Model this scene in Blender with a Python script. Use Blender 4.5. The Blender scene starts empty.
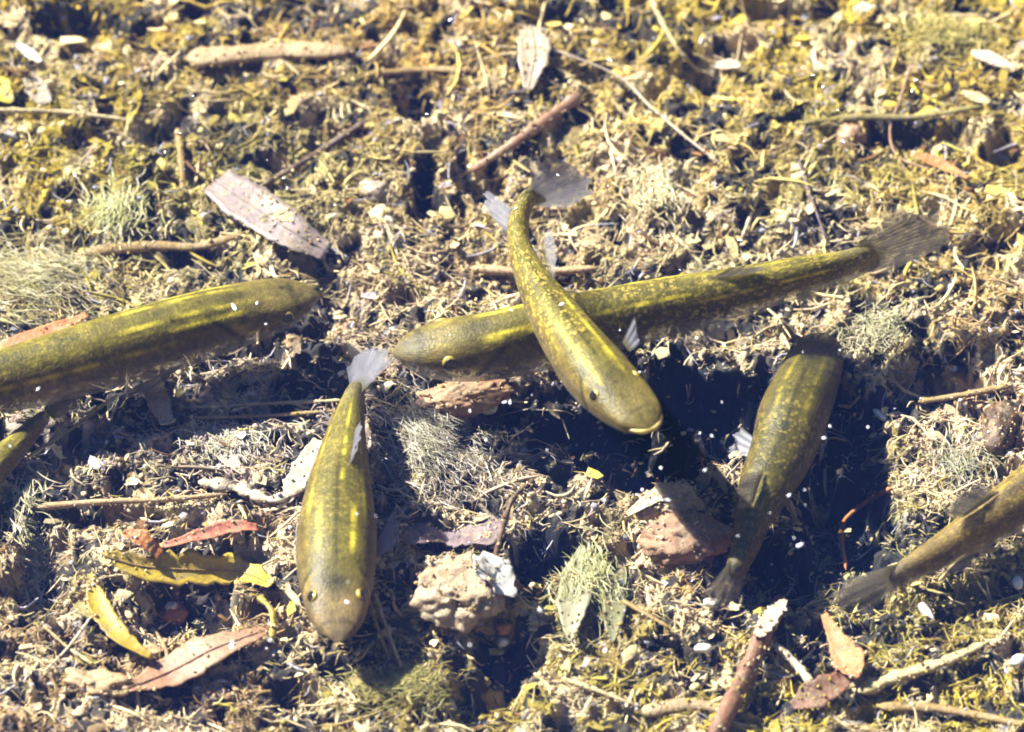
import bpy, math, random
import numpy as np
from mathutils import Vector

# ------------------------------------------------------------------ camera, sky, sun, exposure
U = 0.000125                     # one photograph pixel on the pond bed, in metres (frame about 13 cm wide)
W, H = 1024, 732
ELEV = math.radians(50)
DIST = 1.2
sc = bpy.context.scene
cam_d = bpy.data.cameras.new('camera'); cam = bpy.data.objects.new('camera', cam_d)
sc.collection.objects.link(cam); sc.camera = cam
cam.location = (0, -DIST*math.cos(ELEV), DIST*math.sin(ELEV))
cam.rotation_euler = (math.radians(90)-ELEV, 0, 0)
cam_d.sensor_width = 36.0
cam_d.lens = 36.0*DIST/(W*U)
cam_d.clip_start = 0.01; cam_d.clip_end = 100
cam_d.dof.use_dof = True
cam_d.dof.focus_distance = DIST-0.012
cam_d.dof.aperture_fstop = 25

SUN_E, SUN_DIR = math.radians(44), (0.86, -0.50)      # light travels towards +x and towards the camera
wd = bpy.data.worlds.new('World'); sc.world = wd; wd.use_nodes = True
nt = wd.node_tree
bgn = nt.nodes['Background']
sky = nt.nodes.new('ShaderNodeTexSky'); sky.sky_type = 'NISHITA'; sky.sun_disc = False
sky.sun_elevation = SUN_E; sky.ozone_density = 10.0; sky.dust_density = 0.0
sky.sun_rotation = math.atan2(-SUN_DIR[0], -SUN_DIR[1])
nt.links.new(sky.outputs[0], bgn.inputs[0]); bgn.inputs[1].default_value = 0.055
sun_d = bpy.data.lights.new('sun', 'SUN'); sun_d.energy = 5.0; sun_d.angle = math.radians(0.5)
sun_d.color = (1.0, 0.97, 0.93)
sun = bpy.data.objects.new('sun', sun_d); sc.collection.objects.link(sun)
ld = Vector((SUN_DIR[0]*math.cos(SUN_E), SUN_DIR[1]*math.cos(SUN_E), -math.sin(SUN_E)))
sun.rotation_euler = ld.to_track_quat('-Z', 'Y').to_euler()
sun.location = (0, 0, 1)
sc.view_settings.view_transform = 'Standard'; sc.view_settings.look = 'None'
sc.view_settings.gamma = 1; sc.view_settings.use_curve_mapping = False
sc.view_settings.exposure = 2.45
sc.cycles.filter_width = 1.9; sc.cycles.diffuse_bounces = 1
sc.render.resolution_x, sc.render.resolution_y = W, H

# ------------------------------------------------------------------ helpers
rng = np.random.default_rng(7); random.seed(7)
CE, SE = math.cos(ELEV), math.sin(ELEV)
CAM = np.array([0, -DIST*CE, DIST*SE])
FWD = np.array([0, CE, -SE]); RIGHT = np.array([1., 0, 0]); UPV = np.array([0, SE, CE])
def P(px, py, h):
    """pixel direction cut with the level h (in pixel units) above the bed -> world point"""
    px = np.asarray(px, float); py = np.asarray(py, float); h = np.asarray(h, float)
    k = W*U/W/DIST
    d = FWD + ((px-512)*k)[..., None]*RIGHT + ((366-py)*k)[..., None]*UPV
    t = (h*U-CAM[2])/d[..., 2]
    return CAM + t[..., None]*d

def table(seed): return np.random.default_rng(seed).random((256, 256))
TAB = [table(s) for s in range(40)]
def vn(x, y, s):
    """smooth value noise, 0..1"""
    T = TAB[s % 40]; x = x+s*17.3; y = y+s*9.7
    xi = np.floor(x).astype(int); yi = np.floor(y).astype(int); fx = x-xi; fy = y-yi
    fx = fx*fx*fx*(fx*(fx*6-15)+10); fy = fy*fy*fy*(fy*(fy*6-15)+10)
    a = T[xi & 255, yi & 255]; b = T[(xi+1) & 255, yi & 255]; c = T[xi & 255, (yi+1) & 255]; d = T[(xi+1) & 255, (yi+1) & 255]
    return (a*(1-fx)+b*fx)*(1-fy)+(c*(1-fx)+d*fx)*fy
def lin(c): 
    c = np.asarray(c, float)/255.; return np.where(c <= 0.04045, c/12.92, ((c+0.055)/1.055)**2.4)
def smooth(a, b, x): 
    t = np.clip((x-a)/(b-a), 0, 1); return t*t*(3-2*t)

def mesh_np(name, V, F, nper):
    """mesh from vertex array and a face index array with nper corners each"""
    me = bpy.data.meshes.new(name)
    V = np.asarray(V, np.float32); F = np.asarray(F, np.int32)
    me.vertices.add(len(V)); me.vertices.foreach_set('co', V.ravel())
    me.loops.add(F.size); me.loops.foreach_set('vertex_index', F.ravel())
    me.polygons.add(len(F)); me.polygons.foreach_set('loop_start', np.arange(len(F), dtype=np.int32)*nper)
    me.update(calc_edges=True); me.validate()
    return me
def set_col(me, C, name='Col'):
    a = me.attributes.new(name, 'FLOAT_COLOR', 'POINT')
    C = np.asarray(C, np.float32)
    if C.shape[1] == 3: C = np.hstack([C, np.ones((len(C), 1), np.float32)])
    a.data.foreach_set('color', C.ravel())
def set_float(me, A, name):
    a = me.attributes.new(name, 'FLOAT', 'POINT'); a.data.foreach_set('value', np.asarray(A, np.float32))
def shade_smooth(me): me.polygons.foreach_set('use_smooth', np.ones(len(me.polygons), bool)); me.update()

def link(name, me, mat, parent=None, loc=None):
    o = bpy.data.objects.new(name, me); sc.collection.objects.link(o)
    if mat and not me.materials: me.materials.append(mat)
    if loc is not None: o.location = loc
    if parent: o.parent = parent
    return o
def obj(name, V, F, mat, parent=None, nper=4, smoothed=True, pworld=(0, 0, 0)):
    """world-space verts -> object whose origin is at its base centre"""
    V = np.asarray(V, float); o0 = V.mean(0); o0[2] = V[:, 2].min()
    me = mesh_np(name, V-o0, F, nper)
    if smoothed: shade_smooth(me)
    o = link(name, me, mat, parent, Vector(o0)-Vector(pworld))
    return o
def tag(o, label, cat, group=None, kind=None):
    o['label'] = label; o['category'] = cat
    if group: o['group'] = group
    if kind: o['kind'] = kind
    return o

# ------------------------------------------------------------------ materials
def new_mat(name):
    m = bpy.data.materials.new(name); m.use_nodes = True
    return m, m.node_tree, m.node_tree.nodes['Principled BSDF']
def ramp(nt, fac, stops):
    r = nt.nodes.new('ShaderNodeValToRGB'); e = r.color_ramp.elements
    while len(e) < len(stops): e.new(0.5)
    for i, (p, c) in enumerate(stops): e[i].position = p; e[i].color = (*c, 1)
    nt.links.new(fac, r.inputs[0]); return r.outputs[0]
def noise(nt, scale, detail=4, rough=0.6, vec=None, dist=0.0):
    n = nt.nodes.new('ShaderNodeTexNoise'); n.inputs['Scale'].default_value = scale
    n.inputs['Detail'].default_value = detail; n.inputs['Roughness'].default_value = rough
    n.inputs['Distortion'].default_value = dist
    if vec is None:
        tc = nt.nodes.new('ShaderNodeTexCoord'); vec = tc.outputs['Object']
    nt.links.new(vec, n.inputs['Vector']); return n.outputs['Fac']
def mixc(nt, fac, a, b, mode='MIX'):
    m = nt.nodes.new('ShaderNodeMix'); m.data_type = 'RGBA'; m.blend_type = mode
    if isinstance(fac, float): m.inputs[0].default_value = fac
    else: nt.links.new(fac, m.inputs[0])
    for v, i in ((a, 6), (b, 7)):
        if isinstance(v, tuple): m.inputs[i].default_value = (*v, 1)
        else: nt.links.new(v, m.inputs[i])
    return m.outputs[2]
def bump(nt, bsdf, h, strength, dist):
    b = nt.nodes.new('ShaderNodeBump'); b.inputs['Strength'].default_value = strength; b.inputs['Distance'].default_value = dist
    nt.links.new(h, b.inputs['Height']); nt.links.new(b.outputs[0], bsdf.inputs['Normal'])
def attr(nt, name, out='Color'):
    a = nt.nodes.new('ShaderNodeAttribute'); a.attribute_name = name; return a.outputs[out]

def detritus_material(name, vary=0.6, bumpy=True):
    m, nt, b = new_mat(name)
    c = attr(nt, 'Col')
    n1 = noise(nt, 900, 6, 0.7); n2 = noise(nt, 220, 3, 0.6)
    v = ramp(nt, n1, [(0.25, (0.35, 0.33, 0.30)), (0.5, (0.9, 0.9, 0.86)), (0.75, (1.5, 1.45, 1.3))])
    c = mixc(nt, vary, c, v, 'MULTIPLY')
    w = ramp(nt, n2, [(0.3, (0.85, 0.92, 0.75)), (0.55, (1, 1, 1)), (0.75, (1.12, 1.0, 0.92))])
    c = mixc(nt, 0.8, c, w, 'MULTIPLY')
    nt.links.new(c, b.inputs['Base Color'])
    b.inputs['Roughness'].default_value = 0.75; b.inputs['Specular IOR Level'].default_value = 0.25
    if bumpy: bump(nt, b, noise(nt, 1500, 5, 0.75), 0.9, 0.0006)
    return m
M_BED = detritus_material('silt_bed'); M_CRUMB = detritus_material('crumb', 0.5); M_FIBRE = detritus_material('fibre', 0.35, False)

_mc = {}
def debris_mat(c1, c2, scale=500, rough=0.6, bstr=0.6, trans=0.0, grain=None):
    """two sRGB colours mottled by noise; grain stretches the mottling along object x"""
    key = (c1, c2, scale, rough, bstr, trans)
    if key in _mc: return _mc[key]
    m, nt, b = new_mat('debris')
    a1, a2 = tuple(.56*lin(c1)), tuple(.56*lin(c2))
    n = noise(nt, scale, 5, 0.65); n2 = noise(nt, scale*4, 4, 0.7)
    c = ramp(nt, n, [(0.32, a1), (0.66, a2)])
    v = ramp(nt, n2, [(0.3, (0.62, 0.58, 0.52)), (0.62, (1.08, 1.06, 1.02))])
    c = mixc(nt, 0.75, c, v, 'MULTIPLY')
    geo = nt.nodes.new('ShaderNodeNewGeometry')
    dust = ramp(nt, noise(nt, 330, 6, .75, geo.outputs['Position'], 1.0), [(0.5, (0, 0, 0)), (0.64, (.8, .8, .8))])
    c = mixc(nt, dust, c, tuple(.5*lin((176,156,118))))
    nt.links.new(c, b.inputs['Base Color']); b.inputs['Roughness'].default_value = rough
    bump(nt, b, n2, bstr, 0.0004)
    if trans:
        out = nt.nodes['Material Output']; t = nt.nodes.new('ShaderNodeBsdfTranslucent'); ms = nt.nodes.new('ShaderNodeMixShader')
        nt.links.new(c, t.inputs[0]); ms.inputs[0].default_value = trans
        nt.links.new(b.outputs[0], ms.inputs[1]); nt.links.new(t.outputs[0], ms.inputs[2]); nt.links.new(ms.outputs[0], out.inputs[0])
    _mc[key] = m; return m

def fish_material():
    m, nt, b = new_mat('fish_skin')
    c = attr(nt, 'Col'); g = attr(nt, 'gold', 'Fac')
    uv = nt.nodes.new('ShaderNodeUVMap'); uv.uv_map = 'UVMap'
    vo = nt.nodes.new('ShaderNodeTexVoronoi'); vo.inputs['Scale'].default_value = 1.0; vo.inputs['Randomness'].default_value = 0.8
    nt.links.new(uv.outputs[0], vo.inputs['Vector'])
    sep = nt.nodes.new('ShaderNodeSeparateColor'); nt.links.new(vo.outputs['Color'], sep.inputs[0])
    fleck = ramp(nt, sep.outputs[0], [(0.7, (0, 0, 0)), (1.0, (.7, .7, .7))])
    fm = nt.nodes.new('ShaderNodeMath'); fm.operation = 'MULTIPLY'
    nt.links.new(fleck, fm.inputs[0]); nt.links.new(attr(nt, 'fleck', 'Fac'), fm.inputs[1])
    shade = ramp(nt, vo.outputs['Distance'], [(0.15, (1.12, 1.12, 1.08)), (0.55, (0.68, 0.66, 0.6))])
    c = mixc(nt, 0.75, c, shade, 'MULTIPLY')
    n = noise(nt, 700, 5, 0.7)
    c = mixc(nt, 0.7, c, ramp(nt, n, [(0.3, (0.62, 0.62, 0.66)), (0.7, (1.25, 1.2, 1.05))]), 'MULTIPLY')
    c = mixc(nt, 0.8, c, ramp(nt, noise(nt, 210, 3, .6), [(0.35, (0.62, 0.6, 0.5)), (0.65, (1.3, 1.24, 1.0))]), 'MULTIPLY')
    c = mixc(nt, fm.outputs[0], c, (0.45, 0.34, 0.06))
    nt.links.new(c, b.inputs['Base Color'])
    mx = nt.nodes.new('ShaderNodeMath'); mx.operation = 'MAXIMUM'
    nt.links.new(g, mx.inputs[0]); nt.links.new(fm.outputs[0], mx.inputs[1])
    mm = nt.nodes.new('ShaderNodeMath'); mm.operation = 'MULTIPLY'; mm.inputs[1].default_value = 0.45
    nt.links.new(mx.outputs[0], mm.inputs[0]); nt.links.new(mm.outputs[0], b.inputs['Metallic'])
    b.inputs['Roughness'].default_value = 0.5
    b.inputs['Specular IOR Level'].default_value = 0.22
    b.inputs['Subsurface Weight'].default_value = 0.6; b.inputs['Subsurface Radius'].default_value = (1, .9, .6); b.inputs['Subsurface Scale'].default_value = .0025
    nt.links.new(attr(nt, 'alpha', 'Fac'), b.inputs['Alpha'])
    bump(nt, b, vo.outputs['Distance'], 0.5, -0.00012)
    return m
M_FISH = fish_material()
def fin_material(name, col, opac):
    m, nt, b = new_mat(name)
    ra = attr(nt, 'ray', 'Fac')
    wv = nt.nodes.new('ShaderNodeMath'); wv.operation = 'SINE'; nt.links.new(ra, wv.inputs[0])
    f = nt.nodes.new('ShaderNodeMapRange'); f.inputs[1].default_value = -1; f.inputs[2].default_value = 1
    f.inputs[3].default_value = opac*0.88; f.inputs[4].default_value = min(1, opac*1.06)
    nt.links.new(wv.outputs[0], f.inputs[0])
    fade = nt.nodes.new('ShaderNodeMath'); fade.operation = 'MULTIPLY'
    nt.links.new(f.outputs[0], fade.inputs[0]); nt.links.new(attr(nt, 'fade', 'Fac'), fade.inputs[1])
    cc = mixc(nt, attr(nt, 'along', 'Fac'), (.11, .095, .03), ramp(nt, noise(nt, 500, 3), [(0.3, tuple(0.7*x for x in col)), (0.7, col)]))
    nt.links.new(cc, b.inputs['Base Color'])
    b.inputs['Roughness'].default_value = 0.45
    out = nt.nodes['Material Output']; tl = nt.nodes.new('ShaderNodeBsdfTranslucent'); nt.links.new(cc, tl.inputs[0])
    m1 = nt.nodes.new('ShaderNodeMixShader'); m1.inputs[0].default_value = .5; m2 = nt.nodes.new('ShaderNodeMixShader'); tp = nt.nodes.new('ShaderNodeBsdfTransparent')
    nt.links.new(b.outputs[0], m1.inputs[1]); nt.links.new(tl.outputs[0], m1.inputs[2])
    nt.links.new(fade.outputs[0], m2.inputs[0]); nt.links.new(tp.outputs[0], m2.inputs[1]); nt.links.new(m1.outputs[0], m2.inputs[2]); nt.links.new(m2.outputs[0], out.inputs[0])
    return m
M_FIN = fin_material('clear_fin', (0.27, 0.26, 0.29), 0.72)
M_FIND = fin_material('dusky_fin', (0.20, 0.175, 0.14), 0.72)
M_FINW = fin_material('pale_fin', (0.42, 0.41, 0.44), 0.38)
def plain(name, col, rough=0.4, metal=0.0):
    m, nt, b = new_mat(name)
    nt.links.new(ramp(nt, noise(nt, 1800, 3), [(0.3, tuple(0.75*x for x in col)), (0.7, col)]), b.inputs['Base Color'])
    b.inputs['Roughness'].default_value = rough; b.inputs['Metallic'].default_value = metal
    return m
M_PUPIL = plain('pupil', (0.008, 0.008, 0.01), 0.15)
def iris_material():
    m, nt, b = new_mat('gold_iris')
    tc = nt.nodes.new('ShaderNodeTexCoord'); sp = nt.nodes.new('ShaderNodeSeparateXYZ'); nt.links.new(tc.outputs['Object'], sp.inputs[0])
    mr = nt.nodes.new('ShaderNodeMapRange'); mr.inputs[1].default_value = -.0006; mr.inputs[2].default_value = .0009; nt.links.new(sp.outputs[2], mr.inputs[0])
    nt.links.new(ramp(nt, mr.outputs[0], [(.35, (.03, .025, .012)), (.5, (.2, .14, .02)), (.8, (.4, .29, .05))]), b.inputs['Base Color'])
    b.inputs['Roughness'].default_value = .35; b.inputs['Metallic'].default_value = .3; return m
M_IRIS = iris_material()
M_LIP = plain('lip', (0.55, 0.42, 0.14), 0.35, 0.2)
M_WHITE = plain('white_speck', (0.85, 0.85, 0.83), 0.4)

# ------------------------------------------------------------------ pond bed
COLS = [[(158,138,80),(160,140,88),(158,136,92),(166,142,96),(170,150,96),(178,158,96),(180,160,96),(170,150,90)],
        [(158,142,72),(140,132,86),(146,136,98),(160,142,104),(178,158,122),(172,154,112),(166,152,104),(172,154,98)],
        [(158,146,104),(150,142,110),(164,152,122),(172,156,124),(170,156,124),(152,144,118),(158,148,112),(170,152,112)],
        [(146,140,128),(156,148,138),(164,152,136),(150,144,132),(150,140,122),(150,140,122),(154,146,116),(172,152,122)],
        [(140,128,102),(164,144,106),(170,152,126),(156,142,116),(142,134,100),(160,140,108),(142,138,106),(150,142,106)],
        [(146,128,98),(150,130,104),(132,120,80),(136,124,74),(140,130,80),(150,138,80),(158,146,82),(158,146,84)]]
COLS = np.array([[lin(c) for c in r] for r in COLS]); COLS[2:] *= np.array((1.03, .99, 1.03)); COLS = np.clip(COLS.mean(2, keepdims=True)+1.4*(COLS-COLS.mean(2, keepdims=True)), .02, .8)
def tint(px, py):
    gx = np.clip((px-64)/128, 0, 6.999); gy = np.clip((py-40)/130, 0, 4.999)
    i = gx.astype(int); j = gy.astype(int); fx = (gx-i)[:, None]; fy = (gy-j)[:, None]
    return ((COLS[j, i]*(1-fx)+COLS[j, i+1]*fx)*(1-fy)+(COLS[j+1, i]*(1-fx)+COLS[j+1, i+1]*fx)*fy)
def to_px(V):
    d = V-CAM; z = d@FWD; k = DIST/(U)
    return 512+(d@RIGHT)/z*DIST/U, 366-(d@UPV)/z*DIST/U

# hollows of the bed: pixel centre, radii, depth; negative depth = mound
HOLLOWS = [(585,425,105,42,50),(690,405,85,40,50),(660,455,70,30,30),(840,430,55,60,55),(845,510,45,75,55),(790,575,75,28,45),(740,420,60,50,40),
           (545,560,34,45,45),(500,650,45,40,40),(490,705,40,30,30),(420,95,22,32,50),(425,190,20,32,50),(270,158,45,18,40),(335,140,30,14,30),
           (120,140,42,22,40),(100,516,95,9,30),(165,598,70,28,45),(45,575,38,50,45),(300,690,40,15,25),(800,10,55,14,45),(700,72,22,18,35),
           (925,130,50,9,35),(870,140,16,18,30),(430,545,45,22,30),(1000,140,20,22,35),(930,385,70,14,35),(630,470,60,22,35),(70,30,40,16,30),
           (480,180,24,14,35),(585,75,18,14,30),(1005,240,24,16,35),(915,335,35,16,30),(20,440,40,25,30),(85,440,40,16,30),(360,440,14,30,25),
           (970,590,40,14,25),(760,215,26,14,25),(690,185,22,16,25),(250,560,30,20,30),(625,560,22,18,25),(410,300,22,14,25),(300,330,30,15,22),
           (560,15,30,10,25),(395,470,20,30,20),(455,220,18,16,25),(880,600,50,12,20),(660,585,20,14,20),
           (470,590,45,28,-24),(685,525,40,32,-18),(650,205,36,32,-14),(450,320,40,20,-10),(255,50,80,16,-12),(740,120,60,40,-8)]
hol = []
for (cx, cy, rx, ry, dp) in HOLLOWS:
    p = P(cx, cy, 0.0)/U; hol.append((p[0], p[1], rx, ry/SE, dp))
def bed_h(x, y, fine=True):
    """bed height in pixel units at ground coordinates in pixel units"""
    wx = x+10*(vn(x/45, y/45, 1)-.5)+6*(vn(x/17, y/17, 2)-.5); wy = y+10*(vn(x/45, y/45, 3)-.5)+6*(vn(x/17, y/17, 4)-.5)
    h = 22*(vn(wx/90, wy/80, 5)-.5)+13*(vn(wx/48, wy/40, 6)-.5)
    for (cx, cy, rx, ry, dp) in hol:
        near = (np.abs(x-cx) < rx*2) & (np.abs(y-cy) < ry*2)
        if not near.any(): continue
        xx, yy = wx[near], wy[near]
        r = np.sqrt(((xx-cx)/rx)**2+((yy-cy)/ry)**2)+0.9*(vn(xx/26, yy/26, 7)-.5)
        h[near] -= dp*(1-smooth(0.45, 1.15, r))
    if fine:
        b1 = 1-np.abs(2*vn(wx/15, wy/16, 8)-1); b2 = 1-np.abs(2*vn(wx/7.5, wy/7, 9)-1)
        h = h+9*b1**0.7-7+8*b2-4+6.5*(vn(x/4.6, y/3.6, 10)-.5)+9*(vn((.85*wx+.53*wy)/34, (.85*wy-.53*wx)/17, 11)-.5)
        pit = vn((.8*wx-.6*wy)/23, (.8*wy+.6*wx)/17, 12)
        h = h-22*smooth(0.66, 0.8, pit)
    return h
# shade painted into the bed colour, below the fish and in small gaps
SHADE_SPOTS = [(600,415,125,48),(690,410,95,52),(655,452,85,30),(840,420,62,66),(845,500,52,80),(795,560,80,42),(740,430,70,50),(545,560,30,40),(500,655,40,30),(424,190,17,26),(420,92,18,26)]
shade_spots_g = [(*(P(a, b, -15.0)[:2]/U), c, d/SE) for (a, b, c, d) in SHADE_SPOTS]
def painted_shade(x, y):  # mask of the painted shade: random small gaps plus the listed patches
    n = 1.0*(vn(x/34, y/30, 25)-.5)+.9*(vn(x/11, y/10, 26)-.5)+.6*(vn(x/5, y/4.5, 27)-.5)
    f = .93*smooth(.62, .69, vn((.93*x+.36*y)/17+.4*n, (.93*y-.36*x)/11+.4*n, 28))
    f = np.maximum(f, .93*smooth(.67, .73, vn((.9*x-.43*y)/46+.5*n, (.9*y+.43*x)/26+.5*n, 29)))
    for (cx, cy, rx, ry) in shade_spots_g:
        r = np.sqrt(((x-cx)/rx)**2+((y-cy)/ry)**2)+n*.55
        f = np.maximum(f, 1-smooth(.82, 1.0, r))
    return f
def G(px, py, off=0.0, fine=False):
    """pixel -> world point resting off px-units above the bed it shows"""
    px = np.asarray(px, float); py = np.asarray(py, float); h = np.zeros(np.broadcast(px, py).shape)
    for _ in range(6):
        p = P(px, py, h)/U
        h = 0.5*h+0.5*(bed_h(np.atleast_1d(p[..., 0]), np.atleast_1d(p[..., 1]), fine).reshape(h.shape)+off)
    return P(px, py, h)

def axis(half, step, far):
    a = list(np.arange(0, half+step, step)); d = step
    while a[-1] < far: d *= 1.22; a.append(a[-1]+d)
    a = np.array(a); return np.concatenate([-a[:0:-1], a])
gx = axis(590, 1.8, 24000); gy = axis(560, 1.8, 24000)
X, Y = np.meshgrid(gx, gy); nx, ny = len(gx), len(gy)
xf, yf = X.ravel(), Y.ravel()
zf = bed_h(xf, yf)
far = smooth(700, 3000, np.hypot(xf, yf)); zf = zf*(1-far)-10*far
Vb = np.stack([xf, yf, zf], 1)*U
idx = np.arange(nx*ny).reshape(ny, nx)
Fb = np.stack([idx[:-1, :-1], idx[:-1, 1:], idx[1:, 1:], idx[1:, :-1]], -1).reshape(-1, 4)
me = mesh_np('pond_bed', Vb, Fb, 4); shade_smooth(me)
bx, by = to_px(Vb); cb = tint(bx, by)
k1 = vn(xf/13, yf/11, 14); k2 = vn(xf/38, yf/30, 15); k3 = vn(xf/6, yf/6, 16)
cb = cb*(0.55+0.8*k1+0.5*(k3-.5))[:, None]*np.array((1.02, 1.0, 1.08))
cream = smooth(0.55, 0.75, k2)[:, None]*0.75; cb = cb*(1-cream)+cream*lin((236,210,168))
brown = smooth(0.66, 0.82, vn(xf/30, yf/24, 17))[:, None]*0.6; cb = cb*(1-brown)+brown*lin((112,88,52))
olive = smooth(0.6, 0.85, vn(xf/50, yf/40, 18))[:, None]*0.3; cb = cb*(1-olive)+olive*lin((128,124,52))
lil = smooth(.6, .8, vn(xf/34, yf/26, 31))[:, None]*.35*smooth(150, 400, by)[:, None]; cb = cb*(1-lil)+lil*lin((178,168,176))
mk = painted_shade(xf, yf)[:, None]; cb = cb*(1-mk)+mk*np.array((.009, .010, .014))*(.6+.8*k3)[:, None]  # bluish-black shade painted over the bed colour
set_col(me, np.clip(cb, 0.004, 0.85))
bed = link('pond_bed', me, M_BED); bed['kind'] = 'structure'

# ------------------------------------------------------------------ loose detritus nobody could count
def ground_z(x, y): return bed_h(x, y)
def scatter(n, hx=585, hy=550):
    x, y = rng.uniform(-hx, hx, 2*n+200), rng.uniform(-hy, hy, 2*n+200)
    keep = rng.random(len(x)) > .88*painted_shade(x, y); return x[keep][:n], y[keep][:n]  # litter thinned out where shade is painted on the bed
def stuff_colour(x, y, n, spread=0.22):
    V = np.stack([x, y, np.zeros(n)], 1)*U; a, b = to_px(V); c = tint(a, b)
    c = c*np.exp(rng.normal(0, spread, n))[:, None]*np.array((1.02, 1.0, 1.08))
    kk = (smooth(0.55, 0.75, vn(x/38, y/30, 15))*.7)[:, None]; c = c*(1-kk)+kk*lin((236,210,168))
    pick = rng.random(n)
    c = np.where((pick < 0.14)[:, None], lin((232,206,156))*rng.uniform(.7, 1.1, n)[:, None], c)
    c = np.where(((pick > 0.14) & (pick < 0.19))[:, None], lin((120,84,44))*rng.uniform(.6, 1.2, n)[:, None], c)
    c = np.where(((pick > 0.2) & (pick < 0.26))[:, None], lin((176,156,70))*rng.uniform(.6, 1.1, n)[:, None], c)
    c = np.where(((pick > 0.26) & (pick < 0.31))[:, None], lin((186,178,190))*rng.uniform(.6, 1.1, n)[:, None], c)
    return np.clip(c, 0.01, 0.85)
ph = (1+5**.5)/2
ICO = np.array([(-1,ph,0),(1,ph,0),(-1,-ph,0),(1,-ph,0),(0,-1,ph),(0,1,ph),(0,-1,-ph),(0,1,-ph),(ph,0,-1),(ph,0,1),(-ph,0,-1),(-ph,0,1)])/math.hypot(1, ph)
ICF = np.array([(0,11,5),(0,5,1),(0,1,7),(0,7,10),(0,10,11),(1,5,9),(5,11,4),(11,10,2),(10,7,6),(7,1,8),(3,9,4),(3,4,2),(3,2,6),(3,6,8),(3,8,9),(4,9,5),(2,4,11),(6,2,10),(8,6,7),(9,8,1)])
def rotz(V, a):
    c, s = np.cos(a)[:, None], np.sin(a)[:, None]
    return np.stack([V[..., 0]*c-V[..., 1]*s, V[..., 0]*s+V[..., 1]*c, V[..., 2]], -1)
def crumbs(name, n, r0, r1, label):
    x, y = scatter(n)
    r = r0*(r1/r0)**(rng.random(n)**1.6)
    S = np.stack([r*rng.uniform(.8, 2.1, n), r*rng.uniform(.6, 1.1, n), r*rng.uniform(.5, 1.0, n)], 1)
    V = ICO[None]*S[:, None]*(1+rng.uniform(-.45, .45, (n, 12, 1)))
    V = rotz(V, rng.normal(0, 0.9, n))
    V[..., 0] += x[:, None]; V[..., 1] += y[:, None]; V[..., 2] += (ground_z(x, y)+r*rng.uniform(-.1, .7, n))[:, None]
    F = (ICF[None]+12*np.arange(n)[:, None, None]).reshape(-1, 3)
    me = mesh_np(name, V.reshape(-1, 3)*U, F, 3); shade_smooth(me); set_col(me, np.repeat(stuff_colour(x, y, n), 12, 0))
    o = link(name, me, M_CRUMB); tag(o, label, 'detritus', kind='stuff')
crumbs('silt_crumbs', 46000, 0.9, 3.2, 'crumbly tan silt and rotted plant crumbs covering the pond bed')
def fibres(name, n, l0, l1, w0, w1, label, lift=0.5, pts=None, cols=None, K=5):
    if pts is None: x, y = scatter(n); a = rng.normal(0, 0.8, n)+np.where(rng.random(n) < .25, 1.5, 0)
    else: x, y, a = pts
    L = l0*(l1/l0)**(rng.random(n)**1.5); w = rng.uniform(w0, w1, n)
    t = np.linspace(-.5, .5, K)
    bend = rng.normal(0, .3, n); up = rng.normal(0, .20, n)*lift*2
    cx = x[:, None]+L[:, None]*(t*np.cos(a)[:, None]-bend[:, None]*(t**2-.1)*np.sin(a)[:, None]*2)
    cy = y[:, None]+L[:, None]*(t*np.sin(a)[:, None]+bend[:, None]*(t**2-.1)*np.cos(a)[:, None]*2)
    gz = np.stack([ground_z(cx[:, i], cy[:, i]) for i in range(K)], 1)
    mz = gz.mean(1, keepdims=True)
    cz = 0.35*gz+0.65*mz+3.0+(up*L)[:, None]*t+rng.uniform(0, 5, n)[:, None]
    C = np.stack([cx, cy, cz], -1)                       # n,K,3
    wk = w[:, None]*np.interp(np.linspace(0, 1, K), [0, .25, .5, .75, 1], [.5, .95, 1, .9, .3])
    ang = np.arange(3)*2*np.pi/3
    side = np.stack([-np.sin(a), np.cos(a), 0*a], -1)[:, None, None]; upv = np.array([0, 0, 1.])
    R = np.cos(ang)[:, None]*side+np.sin(ang)[:, None]*upv  # n,1,3,3
    V = C[:, :, None]+wk[:, :, None, None]*R
    i = np.arange(K-1)[:, None]*3; j = np.arange(3)[None]; jn = (j+1) % 3
    F1 = np.stack([i+j, i+jn, i+3+jn, i+3+j], -1).reshape(-1, 4)
    F = (F1[None]+K*3*np.arange(n)[:, None, None]).reshape(-1, 4)
    me = mesh_np(name, V.reshape(-1, 3)*U, F, 4); shade_smooth(me)
    c = stuff_colour(x, y, n, .35)*.85 if cols is None else cols
    set_col(me, np.repeat(np.clip(c, .01, .85), K*3, 0))
    o = link(name, me, M_FIBRE); tag(o, label, 'detritus', kind='stuff')
fibres('plant_fibres', 19000, 9, 42, .4, 1.0, 'fine tan rootlets and plant fibres matted over the pond bed')
fibres('algae_fuzz', 34000, 4, 11, .3, .6, 'short beige algae fuzz growing on the pond bed', 2.2, K=4)
crumbs('silt_flocs', 700, 3, 6, 'rounded cream and tan silt flocs heaped on the pond bed')
fibres('twig_litter', 900, 22, 80, 1.1, 2.8, 'half-buried tan and brown twig litter in the silt', .4)
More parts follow.
